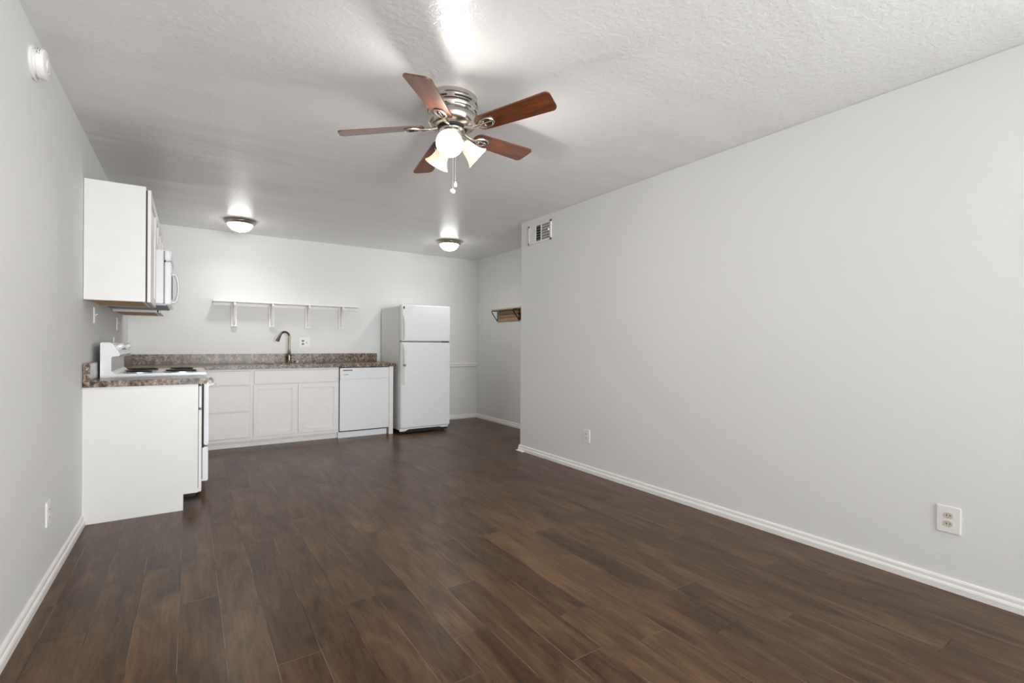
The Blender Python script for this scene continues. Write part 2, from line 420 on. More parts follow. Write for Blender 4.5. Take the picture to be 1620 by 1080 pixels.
obj('light_kit_cup', lathe(bmesh.new(), [(0.0, -0.170), (0.056, -0.170), (0.070, -0.173), (0.070, -0.180), (0.054, -0.184), (0.051, -0.228), (0.057, -0.234), (0.052, -0.250), (0.035, -0.262), (0.012, -0.267), (0.0, -0.267)], (FX, FY_, H), n=48), M['nickel'], fan, True)
RT = 0.575
spec = [(156, 2.208), (228.2, 2.246), (300, 2.306), (12.1, 2.299), (82.6, 2.227)]
for ang, tz in spec:
    a = R(ang); u = Vector((math.cos(a), math.sin(a), 0)); side = Vector((math.sin(a), -math.cos(a), 0))   # side = right-hand edge looking outward
    root = Vector((FX, FY_, 2.272)) + u * 0.15
    tip = Vector((FX, FY_, tz)) + u * RT
    ax = (tip - root).normalized()
    sd = (side * math.cos(R(13)) + Vector((0, 0, 1)) * math.sin(R(13))).normalized()
    sd = (sd - ax * sd.dot(ax)).normalized(); nm = ax.cross(sd)
    if nm.z > 0: nm = -nm
    L = (tip - root).length
    out = []
    def corner(cx, cy, r, a0, a1, n=6):
        for i in range(n + 1):
            t = R(a0 + (a1 - a0) * i / n); out.append((cx + r * math.cos(t), cy + r * math.sin(t)))
    wr, wt = 0.052, 0.066
    corner(L - 0.03, wt - 0.03, 0.03, 75, 0); corner(L - 0.03, -wt + 0.03, 0.03, 0, -75)
    corner(0.035, -wr + 0.035, 0.035, -95, -180); corner(0.035, wr - 0.035, 0.035, 180, 95)
    bm = bmesh.new()
    t2 = 0.0035
    A = [bm.verts.new(root + ax * p + sd * q - nm * t2) for p, q in out]; B = [bm.verts.new(root + ax * p + sd * q + nm * t2) for p, q in out]
    bm.faces.new(A); bm.faces.new(B[::-1])
    for i in range(len(out)):
        j = (i + 1) % len(out); bm.faces.new((A[i], B[i], B[j], A[j]))
    # build blade in its own frame so the grain follows its length
    bl = obj('fan_blade', bm, M['blade'], fan)
    Mloc = Matrix((( sd.x, ax.x, nm.x, root.x - FX), (sd.y, ax.y, nm.y, root.y - FY_), (sd.z, ax.z, nm.z, root.z - H), (0, 0, 0, 1)))
    Mloc = Matrix((( sd.x, ax.x, 0, 0), (sd.y, ax.y, 0, 0), (sd.z, ax.z, 0, 0), (0, 0, 0, 1)))
    cr3 = sd.cross(ax)
    Mloc = Matrix(((ax.x, -sd.x if False else (cr3.cross(ax)).x, cr3.x, root.x - FX), (ax.y, (cr3.cross(ax)).y, cr3.y, root.y - FY_), (ax.z, (cr3.cross(ax)).z, cr3.z, root.z - H), (0, 0, 0, 1)))
    bl.data.transform(Mloc.inverted()); bl.matrix_local = Mloc
    # blade iron: curved arm from the hub and an open leaf-shaped loop screwed under the blade
    bm = bmesh.new()
    hub = Vector((FX, FY_, 2.279)) + u * 0.068
    pts = []; under = root + nm * 0.0075
    q0, q1, q2, q3 = hub, hub + u * 0.045 + Vector((0, 0, -0.016)), under + ax * -0.02 + nm * 0.006, under + ax * 0.018 + nm * 0.0
    for i in range(9):
        t = i / 8
        pts.append(q0 * (1 - t) ** 3 + q1 * 3 * t * (1 - t) ** 2 + q2 * 3 * t * t * (1 - t) + q3 * t ** 3)
    tube(bm, pts, [0.0105, 0.0095, 0.0085, 0.0085, 0.009, 0.010, 0.010, 0.009, 0.007], 10)
    lp = []
    for i in range(24):
        t = 2 * PI * i / 24
        p = 0.055 + 0.042 * math.cos(t); q = 0.027 * math.sin(t) * (1.0 + 0.25 * math.cos(t))
        lp.append(under + ax * p + sd * q)
    tube(bm, lp, 0.0065, 8, closed=True)
    tube(bm, [under + ax * 0.018, under + ax * 0.055, under + ax * 0.092], 0.004, 8)
    ir = obj('blade_iron', bm, M['nickel'], fan, True)
    for p, q in ((0.045, 0.012), (0.045, -0.012), (0.078, 0)):
        bm = bmesh.new()
        c = under + ax * p + sd * q
        Q = nm.to_track_quat('Z', 'Y').to_matrix().to_4x4()
        lathe(bm, [(0.0, 0.004), (0.004, 0.003), (0.0055, 0.0), (0.0055, -0.006)], c, mat=Q, n=10)
        obj('screw', bm, M['nickel'], ir, True)
# light kit: three bell shades tilting outward
def shade(az, tilt, start_r, rootz, length):
    a = R(az); u = Vector((math.cos(a), math.sin(a), 0))
    d = (u * math.sin(R(tilt)) + Vector((0, 0, -1)) * math.cos(R(tilt))).normalized()
    s0 = Vector((FX, FY_, rootz)) + u * start_r
    Q = d.to_track_quat('Z', 'Y').to_matrix().to_4x4()
    bm = bmesh.new()
    prof = [(0.024, 0.0), (0.030, 0.004), (0.036, 0.018), (0.041, 0.038), (0.045, 0.058), (0.051, 0.076), (0.060, 0.092), (0.071, 0.104), (0.074, 0.108),
            (0.0725, 0.1085), (0.068, 0.103), (0.057, 0.0905), (0.048, 0.075), (0.042, 0.058), (0.038, 0.038), (0.033, 0.019), (0.027, 0.006), (0.022, 0.003)]
    prof = [(r * 0.92, h * length / 0.108) for r, h in prof]
    lathe(bm, prof, s0, mat=Q, n=48)
    sh = obj('glass_shade', bm, M['shade'], fan, True)
    bm = bmesh.new()
    lathe(bm, [(0.0, -0.030), (0.012, -0.030), (0.020, -0.024), (0.025, -0.012), (0.0265, 0.004), (0.022, 0.006), (0.0, 0.006)], s0, mat=Q, n=32)
    base = Vector((FX, FY_, rootz + 0.006)) + u * 0.03
    tube(bm, [base, base * 0.5 + (s0 - d * 0.028) * 0.5 + Vector((0, 0, 0.003)), s0 - d * 0.026], 0.010, 12)
    obj('lamp_socket', bm, M['nickel'], fan, True)
    bm = bmesh.new()
    lathe(bm, [(0.0, 0.006), (0.012, 0.008), (0.013, 0.022), (0.020, 0.036), (0.0265, 0.052), (0.027, 0.062), (0.022, 0.076), (0.012, 0.084), (0.0, 0.086)], s0, mat=Q, n=28)
    obj('light_bulb', bm, M['bulb'], fan, True)
    l = bpy.data.lights.new('bulb_light', 'POINT'); l.energy = 14; l.color = (1.0, 0.95, 0.90); l.shadow_soft_size = 0.038
    o = bpy.data.objects.new('bulb_light', l); COL.objects.link(o); o.location = s0 + d * 0.088
    return s0, d
shade(238, 57, 0.052, 2.198, 0.100)
shade(-12, 50, 0.060, 2.212, 0.108)
shade(108, 40, 0.050, 2.194, 0.108)
for (dx, dy, zb, kind) in ((0.004, -0.003, 1.958, 0), (0.016, -0.010, 1.985, 1)):
    bm = bmesh.new(); z0 = 2.185
    n = int((z0 - zb) / 0.0045)
    tube(bm, [(FX + dx, FY_ + dy, z0), (FX + dx, FY_ + dy, zb)], 0.0011, 6)
    for i in range(n):
        bmesh.ops.create_icosphere(bm, subdivisions=1, radius=0.0018, matrix=Matrix.Translation((FX + dx, FY_ + dy, z0 - i * 0.0045)))
    ch = obj('pull_chain', bm, M['chain'], fan, True)
    bm = bmesh.new()
    if kind == 0: bmesh.ops.create_uvsphere(bm, u_segments=20, v_segments=12, radius=0.0145, matrix=Matrix.Translation((FX + dx, FY_ + dy, zb - 0.012)))
    else: lathe(bm, [(0, 0.014), (0.004, 0.012), (0.009, 0.0), (0.0095, -0.008), (0.006, -0.016), (0, -0.018)], (FX + dx, FY_ + dy, zb), n=16)
    obj('chain_fob', bm, M['fob'], ch, True)

# ------------------------------------------------------------------ dome lights
def dome(x, y, label):
    t = thing('ceiling_light', label, 'ceiling light', (x, y, H), 'flush dome lights on the kitchen ceiling')
    obj('trim_ring', lathe(bmesh.new(), [(0.0, 0), (0.140, 0), (0.152, -0.004), (0.155, -0.014), (0.150, -0.019), (0.150, -0.024), (0.142, -0.034), (0.132, -0.043), (0.122, -0.044), (0.118, -0.038), (0.0, -0.038)], (x, y, H), n=64), M['ring'], t, True)
    obj('glass_bowl', lathe(bmesh.new(), [(0.121, -0.040), (0.119, -0.050), (0.109, -0.070), (0.092, -0.090), (0.068, -0.106), (0.040, -0.115), (0.014, -0.119), (0.0, -0.1195)], (x, y, H), n=64), M['dome_glass'], t, True)
    obj('finial', lathe(bmesh.new(), [(0.0, -0.118), (0.010, -0.118), (0.011, -0.121), (0.006, -0.125), (0.007, -0.130), (0.0, -0.134)], (x, y, H), n=20), M['ring'], t, True)
    l = bpy.data.lights.new('dome_lamp', 'AREA'); l.shape = 'DISK'; l.size = 0.18; l.energy = 3.3; l.spread = R(150); l.color = (1.0, 0.97, 0.92)
    o = bpy.data.objects.new('dome_lamp', l); COL.objects.link(o); o.location = (x, y, H - 0.137)
    return t
dome(0.445, 5.93, 'lit flush dome light with bronze ring on ceiling near the kitchen cabinets, left one')
dome(2.74, 5.58, 'lit flush dome light with bronze ring on ceiling above the refrigerator, right one')

# ------------------------------------------------------------------ vent
vt = thing('air_vent', 'white metal air supply register high on the right wall near the corner', 'air vent', (XR, 3.967, 2.175))
y0, y1, z0, z1 = 3.775, 4.160, 2.176, 2.375
bm = bmesh.new()
xo = XR - 0.012
for a in ((y0, y1, z0, z0 + .022), (y0, y1, z1 - .022, z1), (y0, y0 + .022, z0, z1), (y1 - .022, y1, z0, z1), (3.934, 3.944, z0 + .02, z1 - .02), (4.028, 4.040, z0 + .02, z1 - .02)):
    bx(bm, xo, XR, a[0], a[1], a[2], a[3], 0.002, 1)
obj('vent_frame', bm, M['plate'], vt)
obj('vent_duct', box(XR - 0.003, XR + 0.0005, y0 + .02, 4.03, z0 + .02, z1 - .02), M['dark'], vt)
bm = bmesh.new()
for i in range(6):      # horizontal blades, middle bank
    z = z0 + .034 + i * 0.0262
    prism(bm, [(XR - 0.011, z - 0.005), (XR - 0.0095, z - 0.006), (XR - 0.003, z + 0.004), (XR - 0.0045, z + 0.005)], 3.944, 4.028, 'Y')
obj('louver_bank', bm, M['print'], vt)
bm = bmesh.new()
for i in range(7):
    y = 3.797 + 0.012 + i * 0.0195
    bx(bm, XR - 0.0095, XR - 0.008, y - 0.0019, y + 0.0019, z0 + .02, z1 - .02)
for i in range(5):
    z = z0 + .044 + i * 0.0275
    bx(bm, XR - 0.0085, XR - 0.007, 3.797, 3.934, z - 0.002, z + 0.002)
obj('grille', bm, M['plate'], vt)
bm = bmesh.new()
for i in range(9):
    y = 4.041 + i * 0.011
    bx(bm, XR - 0.010, XR - 0.001, y, y + 0.0095, z0 + .021, z1 - .021, 0.001, 1)
obj('closed_louvers', bm, M['plate'], vt)
obj('damper_lever', box(XR - 0.026, XR - 0.009, 3.800, 3.812, 2.268, 2.290, 0.002), M['plate'], vt)
for y, z in ((4.149, 2.268), (3.786, 2.268)):
    obj('screw', lathe(bmesh.new(), [(0, -0.0035), (0.004, -0.002), (0.005, 0.002)], (xo, y, z), 'X', 12), M['print'], vt)

# ------------------------------------------------------------------ smoke detector
sx, sy, sz = XL, 2.79, 2.297
sm = thing('smoke_detector', 'round white smoke detector high on the left wall', 'smoke detector', (sx, sy, sz))
obj('mounting_base', lathe(bmesh.new(), [(0, 0), (0.066, 0), (0.068, 0.003), (0.068, 0.008), (0.064, 0.011), (0.0, 0.011)], (sx, sy, sz), 'X', 48), M['plate'], sm, True)
obj('detector_body', lathe(bmesh.new(), [(0, 0.011), (0.055, 0.011), (0.055, 0.018), (0.060, 0.020), (0.061, 0.036), (0.058, 0.043), (0.050, 0.047), (0.034, 0.049), (0.032, 0.046), (0.026, 0.046), (0.024, 0.051), (0.010, 0.053), (0.0, 0.053)], (sx, sy, sz), 'X', 48), M['plate'], sm, True)
bm = bmesh.new()
for row in (0, 1):
    for i in range(7):
        if (i * 3 + row) % 5 == 4: continue
        a = R(-160 + i * 5.5); rr_ = 0.0612
        c = Vector((sx + 0.024 + row * 0.007, sy + rr_ * math.cos(a), sz - rr_ * math.sin(a)))
        r_ = bmesh.ops.create_cube(bm, size=1.0)
        Mx = Matrix.Translation(c) @ Matrix.Rotation(-a, 4, 'X') @ Matrix.Diagonal((0.0035, 0.0008, 0.0038, 1))
        for v in r_['verts']: v.co = Mx @ v.co
obj('printed_marks', bm, M['print'], sm)

# ------------------------------------------------------------------ wall plates
def plate_root(name, label, cat, origin, face, group=None):
    """face: direction out of the wall; local frame x = width, y = out, z = up"""
    t = thing(name, label, cat, origin, group)
    fz = {'+x': R(-90), '-x': R(90), '-y': R(180)}[face]
    t.rotation_euler = (0, 0, fz); return t
def duplex(t, cx, cz, mat, dark, ground=False, parent=None):
    for s in (1, -1):
        bm = bmesh.new()
        zc = cz + s * 0.0195; n = 20; pl = []
        for i in range(n):
            a = 2 * PI * i / n
            pl.append((cx + 0.0172 * max(-0.93, min(0.93, math.cos(a) * 1.12)), zc + 0.0140 * math.sin(a)))
        prism(bm, pl, 0.003, 0.0078, 'Y')
        rc = obj('receptacle', bm, mat, t, local=True)
        bm = bmesh.new()
        for dx in (-0.0062, 0.0062): bx(bm, cx + dx - 0.0013, cx + dx + 0.0013, 0.0075, 0.0082, zc - 0.0032, zc + 0.0042)
        if ground: lathe(bm, [(0, 0.0), (0.002, 0.0), (0.002, -0.001)], (cx, 0.0078, zc - 0.0085), 'Y', 10)
        obj('slots', bm, dark, rc, local=True)
def outlet(label, origin, face, w_=0.07, h_=0.115, mat=None, ground=False, group='wall outlets'):
    t = plate_root('wall_outlet', label, 'outlet', origin, face, group)
    obj('cover_plate', box(-w_ / 2, w_ / 2, -0.004, 0.006, -h_ / 2, h_ / 2, 0.0025), M['plate'], t, local=True)
    duplex(t, 0, 0, mat or M['recept'], M['dark'], ground)
    obj('screw', lathe(bmesh.new(), [(0, 0.0015), (0.0028, 0.001), (0.003, -0.001)], (0, 0.006, 0), 'Y', 10), M['plate'], t, local=True)
    return t
def toggle(t, cx, cz=0):
    bm = bmesh.new()
    prism(bm, [(0.004, -0.004), (0.004, 0.004), (0.017, 0.012), (0.019, 0.006)], cx - 0.0035, cx + 0.0035, 'X')
    obj('switch_toggle', bm, M['plate'], t, local=True)
outlet('large outlet cover with beige receptacles low on the right wall nearest the viewer', (XR, 0.760, 0.330), '-x', 0.088, 0.124)
outlet('small white outlet low on the right wall below the vent end, farther one', (XR, 3.250, 0.322), '-x', 0.084, 0.115, M['recept_w'])
outlet('white outlet low on the left wall before the white cabinet panel', (XL, 3.090, 0.333), '+x', 0.075, 0.115, M['recept_w'])
outlet('white outlet low on the recessed wall beyond the corner', (XR2, 5.847, 0.325), '-x', 0.07, 0.115, M['recept_w'])
outlet('thin outlet cover just above the stove backguard on the left wall', (XL, 5.45, 1.122), '+x', 0.07, 0.115, M['recept_w'])
t = plate_root('switch_outlet_plate', 'white double wall plate with outlet and switch above the backsplash beside the faucet', 'outlet', (1.222, YB, 1.145), '-y')
obj('cover_plate', box(-0.060, 0.060, -0.004, 0.006, -0.060, 0.060, 0.0025), M['plate'], t, local=True)
duplex(t, 0.022, 0, M['print'], M['dark'])
obj('switch_slot', box(-0.028, -0.018, 0.005, 0.007, -0.013, 0.013), M['print'], t, local=True)
toggle(t, -0.023)
for lab, y, z in (('white toggle light switch on left wall under the near upper cabinet', 4.40, 1.320), ('white toggle switch on left wall beneath the microwave, farther from the viewer', 5.66, 1.301)):
    t = plate_root('light_switch', lab, 'light switch', (XL, y, z), '+x', 'light switches on the left wall')
    obj('cover_plate', box(-0.035, 0.035, -0.004, 0.006, -0.056, 0.056, 0.0025), M['plate'], t, local=True)
    toggle(t, 0)

# ------------------------------------------------------------------ kitchen: near base cabinet + counter on the left wall
G0 = XL + 0.002
YS0, YS1 = 3.968, 4.270     # near stub cabinet
CT0, CT1 = 0.853, 0.893     # countertop thickness span
def raised_door(name, parent, plane, fixed, a0, a1, z0, z1, outv, th=0.019, rail=0.055, mat=None, panel=True):
    """door in plane 'Y' (front at y=fixed) or 'X' (front at x=fixed); outv = +1/-1 direction of its front"""
    bm = bmesh.new()
    def B(p0, p1, q0, q1, d0, d1, bev=0.0015):
        lo, hi = sorted((fixed - outv * d0, fixed - outv * d1))
        if plane == 'Y': bx(bm, p0, p1, lo, hi, q0, q1, bev, 1)
        else: bx(bm, lo, hi, p0, p1, q0, q1, bev, 1)
    if not panel:
        B(a0, a1, z0, z1, 0, th, 0.004)
    else:
        B(a0, a0 + rail, z0, z1, 0, th); B(a1 - rail, a1, z0, z1, 0, th)
        B(a0 + rail - .002, a1 - rail + .002, z0, z0 + rail, 0, th); B(a0 + rail - .002, a1 - rail + .002, z1 - rail, z1, 0, th)
        B(a0 + rail - .002, a1 - rail + .002, z0 + rail - .002, z1 - rail + .002, 0.011, th, 0)
        # stepped inner moulding
        e = 0.008
        B(a0 + rail, a0 + rail + e, z0 + rail, z1 - rail, 0.003, th, 0); B(a1 - rail - e, a1 - rail, z0 + rail, z1 - rail, 0.003, th, 0)
        B(a0 + rail, a1 - rail, z0 + rail, z0 + rail + e, 0.003, th, 0); B(a0 + rail, a1 - rail, z1 - rail - e, z1 - rail, 0.003, th, 0)
    return obj(name, bm, mat or M['cab'], parent)

c = thing('base_cabinet', 'white base cabinet with tall plain end panel standing against the left wall', 'cabinet', (-0.25, YS0, 0))
prof = [(XL, 0), (-0.031, 0), (-0.031, 0.108), (0.052, 0.108), (0.052, CT0), (XL, CT0)]
obj('cabinet_body', prism(bmesh.new(), prof, YS0 + 0.004, YS1, 'Y'), M['cab'], c)
bm = bmesh.new()      # flush end skin with narrow stiles at both edges
prism(bm, prof, YS0, YS0 + 0.005, 'Y')
obj('end_panel', bm, M['cab_side'], c)
obj('edge_stile', box(XL + 0.0005, XL + 0.022, YS0 - 0.0018, YS0, 0.0, CT0 - 0.002), M['cab_side'], c)
obj('edge_stile', box(0.030, 0.052, YS0 - 0.0018, YS0, 0.108, CT0 - 0.002), M['cab_side'], c)
obj('gap_shade', box(0.052, 0.0545, YS0 + 0.008, YS1 - 0.008, 0.135, 0.84), M['dark'], c)  # dark filler box, puts shade into the gap behind the fronts
raised_door('drawer', c, 'X', 0.073, YS0 + 0.012, YS1 - 0.012, 0.686, 0.838, 1, panel=False)
raised_door('door', c, 'X', 0.073, YS0 + 0.012, YS1 - 0.012, 0.130, 0.672, 1)

ct = thing('countertop', 'short brown granite countertop end between the left wall and the stove', 'countertop', (-0.25, YS0, CT0))
obj('slab', box(G0, 0.104, YS0 - 0.022, YS1 + 0.002, CT0, CT1, 0.003), M['granite'], ct)
obj('backsplash', box(G0, XL + 0.038, YS0 - 0.018, YS1 + 0.002, CT1, 1.002, 0.003), M['granite'], ct)

# ------------------------------------------------------------------ stove
RY0, RY1 = 4.280, 5.040
st = thing('stove', 'white electric coil range with raised backguard between granite countertops', 'stove', (-0.2, (RY0 + RY1) / 2, 0))
obj('oven_body', box(-0.495, 0.078, RY0, RY1, 0.03, 0.900, 0.004), M['appl'], st)
obj('toe_base', box(-0.48, 0.045, RY0 + .02, RY1 - .02, 0.0, 0.10), M['dark'], st)
obj('door_gasket', box(0.078, 0.092, RY0 + 0.006, RY1 - 0.006, 0.12, 0.855), M['dark'], st)
od = obj('oven_door', box(0.092, 0.122, RY0 + 0.002, RY1 - 0.002, 0.372, 0.845, 0.006), M['appl'], st)
bm = bmesh.new()
tube(bm, [(0.118, RY0 + 0.05, 0.812), (0.150, RY0 + 0.052, 0.822), (0.162, RY0 + 0.075, 0.826), (0.162, (RY0 + RY1) / 2, 0.826), (0.162, RY1 - 0.075, 0.826), (0.150, RY1 - 0.052, 0.822), (0.118, RY1 - 0.05, 0.812)], 0.0115, 12)
obj('oven_handle', bm, M['appl'], od, True)
obj('oven_window', box(0.1215, 0.1235, RY0 + 0.14, RY1 - 0.14, 0.50, 0.72, 0.002), M['coil'], od)
obj('storage_drawer', box(0.078, 0.120, RY0 + 0.002, RY1 - 0.002, 0.105, 0.358, 0.005), M['appl'], st)
bm = bmesh.new()
bx(bm, -0.445, 0.108, RY0 - 0.006, RY1 + 0.006, 0.8945, 0.9155, 0.006, 3)
obj('cooktop', bm, M['appl'], st, True)
bp = [(-0.503, 0.893), (-0.503, 1.127), (-0.497, 1.133), (-0.450, 1.133), (-0.438, 1.127), (-0.402, 1.066), (-0.397, 1.048), (-0.404, 1.040), (-0.438, 1.036), (-0.444, 1.028), (-0.444, 0.935), (-0.430, 0.926), (-0.420, 0.914), (-0.424, 0.893)]
bg = obj('backguard', prism(bmesh.new(), bp, RY0 - 0.004, RY1 + 0.004, 'Y'), M['appl'], st)
nn = Vector((0.061, 0, 0.036)).normalized(); Q = nn.to_track_quat('Z', 'Y').to_matrix().to_4x4()
for i, yy in enumerate((0.075, 0.165, 0.60, 0.685)):
    bm = bmesh.new()
    cc = Vector((-0.421, RY0 + yy, 1.098))
    lathe(bm, [(0, 0.0), (0.026, 0.0), (0.026, 0.006), (0.0195, 0.010), (0.018, 0.032), (0.015, 0.036), (0, 0.036)], cc, mat=Q, n=28)
    obj('knob', bm, M['appl'], bg, True)
bm = bmesh.new(); cc = Vector((-0.421, RY0 + 0.38, 1.098))
r_ = bmesh.ops.create_cube(bm, size=1.0)
Mx = Matrix.Translation(cc) @ Q @ Matrix.Diagonal((0.042, 0.20, 0.004, 1))
Mx = Matrix.Translation(cc) @ Matrix.Rotation(math.atan2(0.061, 0.036), 4, 'Y') @ Matrix.Diagonal((0.040, 0.24, 0.004, 1))
for v in r_['verts']: v.co = Mx @ v.co
obj('control_panel', bm, M['print'], bg)
for (bxx, byy, br) in ((-0.055, RY0 + 0.20, 0.098), (-0.055, RY1 - 0.20, 0.078), (-0.310, RY0 + 0.20, 0.078), (-0.310, RY1 - 0.20, 0.098)):
    bu = obj('drip_pan', lathe(bmesh.new(), [(br + 0.012, 0.9155), (br + 0.012, 0.919), (br + 0.006, 0.920), (br * 0.9, 0.917), (br * 0.5, 0.914), (0, 0.914)], (bxx, byy, 0), n=40), M['steel'], st, True)
    bm = bmesh.new(); pts = []
    turns = 5 if br > 0.09 else 4; N = turns * 22
    for i in range(N + 1):
        a = 2 * PI * i / 22; rr_ = 0.016 + (br - 0.016) * i / N
        pts.append((bxx + rr_ * math.cos(a), byy + rr_ * math.sin(a), 0.926))
    tube(bm, pts, 0.0052, 6)
    for q in range(3):
        a = q * 2 * PI / 3
        bx(bm, bxx - 0.002, bxx + 0.002, byy - 0.002, byy + 0.002, 0.916, 0.922)
        tube(bm, [(bxx, byy, 0.9195), (bxx + (br) * math.cos(a), byy + br * math.sin(a), 0.9195)], 0.003, 6)
    obj('burner_coil', bm, M['coil'], bu, True)

# ------------------------------------------------------------------ L-shaped countertop along the back wall
CX1 = 2.168; CYF = 5.905
lc = thing('countertop', 'long L-shaped brown granite countertop with sink along the back wall', 'countertop', (0.8, 6.25, CT0))
bm = bmesh.new()
sx0, sx1, sy0, sy1 = 0.72, 1.36, 6.03, 6.42      # sink cut-out
bx(bm, G0, 0.104, RY1 + 0.010, CYF + 0.0, CT0, CT1)
bx(bm, G0, sx0, CYF, YB - 0.002, CT0, CT1); bx(bm, sx1, CX1, CYF, YB - 0.002, CT0, CT1)
bx(bm, sx0, sx1, CYF, sy0, CT0, CT1); bx(bm, sx0, sx1, sy1, YB - 0.002, CT0, CT1)
obj('slab', bm, M['granite'], lc)
obj('rear_backsplash', box(G0, 2.150, YB - 0.024, YB - 0.002, CT1, 1.004, 0.002), M['granite'], lc)
obj('side_backsplash', box(G0, XL + 0.045, RY1 + 0.012, YB - 0.024, CT1, 1.002, 0.002), M['granite'], lc)
sk = thing('sink', 'undermount stainless sink basin set in the long granite countertop', 'sink', ((sx0 + sx1) / 2, (sy0 + sy1) / 2, 0.70))
bm = bmesh.new()
a0, a1, b0, b1 = sx0 - .004, sx1 + .004, sy0 - .004, sy1 + .004
bx(bm, a0, a1, b0, b1, 0.695, 0.700)
bx(bm, a0, a0 + .003, b0, b1, 0.70, CT0 - 0.0005); bx(bm, a1 - .003, a1, b0, b1, 0.70, CT0 - 0.0005)
bx(bm, a0, a1, b0, b0 + .003, 0.70, CT0 - 0.0005); bx(bm, a0, a1, b1 - .003, b1, 0.70, CT0 - 0.0005)
obj('basin', bm, M['steel'], sk)
obj('drain', lathe(bmesh.new(), [(0, 0.7005), (0.03, 0.7005), (0.042, 0.703), (0.045, 0.7005)], ((sx0 + sx1) / 2, (sy0 + sy1) / 2, 0), n=28), M['ring'], sk, True)

# faucet
fx, fy = 1.024, 6.50
fc_ = thing('faucet', 'tall gooseneck pull-down bronze kitchen faucet behind the sink', 'faucet', (fx, fy, CT1))
bm = bmesh.new()
lathe(bm, [(0, 0), (0.030, 0), (0.031, 0.006), (0.027, 0.012), (0.025, 0.045), (0.026, 0.085), (0.024, 0.105), (0.018, 0.120), (0.0155, 0.150), (0.0135, 0.165), (0, 0.165)], (fx, fy, CT1), n=32)
obj('faucet_body', bm, M['bronze'], fc_, True)
dirv = Vector((-0.93, -0.36, 0)).normalized()
pts = []; rad_ = 0.058; zc = 1.214
for z in (1.04, 1.12, 1.17): pts.append(Vector((fx, fy, z)))
for i in range(15):
    a = PI * i / 14 * 0.88
    pts.append(Vector((fx, fy, zc)) + dirv * (rad_ - rad_ * math.cos(a)) + Vector((0, 0, rad_ * math.sin(a))))
last = pts[-1]; dd = (pts[-1] - pts[-2]).normalized()
pts.append(last + dd * 0.012)
obj('spout', tube(bmesh.new(), pts, 0.0125, 14), M['bronze'], fc_, True)
Q = dd.to_track_quat('Z', 'Y').to_matrix().to_4x4()
hd = obj('spray_head', lathe(bmesh.new(), [(0, 0), (0.0145, 0.0), (0.016, 0.006), (0.016, 0.022), (0.0185, 0.045), (0.0215, 0.066), (0.0215, 0.076), (0.018, 0.080), (0, 0.080)], last + dd * 0.008, mat=Q, n=24), M['bronze'], fc_, True)
bm = bmesh.new()
tube(bm, [(fx + 0.018, fy - 0.006, CT1 + 0.07), (fx + 0.045, fy - 0.012, CT1 + 0.075), (fx + 0.062, fy - 0.015, CT1 + 0.080)], [0.012, 0.010, 0.006], 10)
obj('lever_handle', bm, M['bronze'], fc_, True)
ob = lathe(bmesh.new(), [(0, 0.0), (0.021, 0.0), (0.022, 0.004), (0.017, 0.010), (0.015, 0.022), (0.010, 0.028), (0, 0.029)], (0, 0, 0), n=24)
o = obj('sink_hole_cap', ob, M['chain'], None, True); o.location = (1.118, 6.52, CT1)
o['label'] = 'small pale metal hole cap on the granite right of the faucet'; o['category'] = 'sink cap'

# ------------------------------------------------------------------ back wall cabinets
FF = 5.962      # face-frame front
FD = 5.944      # door front
KY = 6.035      # kick board front
def carcass(root, x0, x1, kick=0.098, ktop=0.062, kx1=None):
    obj('cabinet_body', box(x0, x1, FF, YB - 0.003, kick - 0.02, CT0), M['cab'], root)
    obj('toe_kick', box(x0, kx1 or x1, KY, YB - 0.01, 0.0, kick - 0.02, 0.001), M['cab'], root)
dc = thing('drawer_cabinet', 'warm white three-drawer base cabinet at the left end of the back counter', 'cabinet', (0.35, 6.28, 0))
carcass(dc, 0.055, 0.568)
raised_door('drawer', dc, 'Y', FD, 0.105, 0.550, 0.682, 0.832, -1, panel=False)
raised_door('drawer', dc, 'Y', FD, 0.105, 0.550, 0.398, 0.672, -1, panel=False)
raised_door('drawer', dc, 'Y', FD, 0.105, 0.550, 0.112, 0.388, -1, panel=False)
# blind part of the corner behind the stove
cc_ = thing('corner_cabinet', 'white blind corner base cabinet between the stove and the drawer cabinet', 'cabinet', (-0.25, 5.8, 0))
obj('cabinet_body', box(XL + 0.002, 0.050, RY1 + 0.012, YB - 0.003, 0.10, CT0), M['cab'], cc_)
obj('toe_kick', box(XL + 0.002, -0.03, RY1 + 0.012, YB - 0.01, 0.0, 0.10), M['cab'], cc_)
raised_door('door', cc_, 'X', 0.069, RY1 + 0.03, 5.90, 0.13, 0.672, 1)
raised_door('drawer', cc_, 'X', 0.069, RY1 + 0.03, 5.90, 0.686, 0.832, 1, panel=False)
sc = thing('sink_cabinet', 'warm white two-door base cabinet under the sink', 'cabinet', (1.02, 6.28, 0))
carcass(sc, 0.569, 1.484, kx1=1.492)
raised_door('false_drawer_front', sc, 'Y', FD, 0.588, 1.474, 0.684, 0.832, -1, panel=False)
raised_door('door', sc, 'Y', FD, 0.582, 1.020, 0.114, 0.674, -1, rail=0.048)
raised_door('door', sc, 'Y', FD, 1.034, 1.474, 0.114, 0.674, -1, rail=0.048)

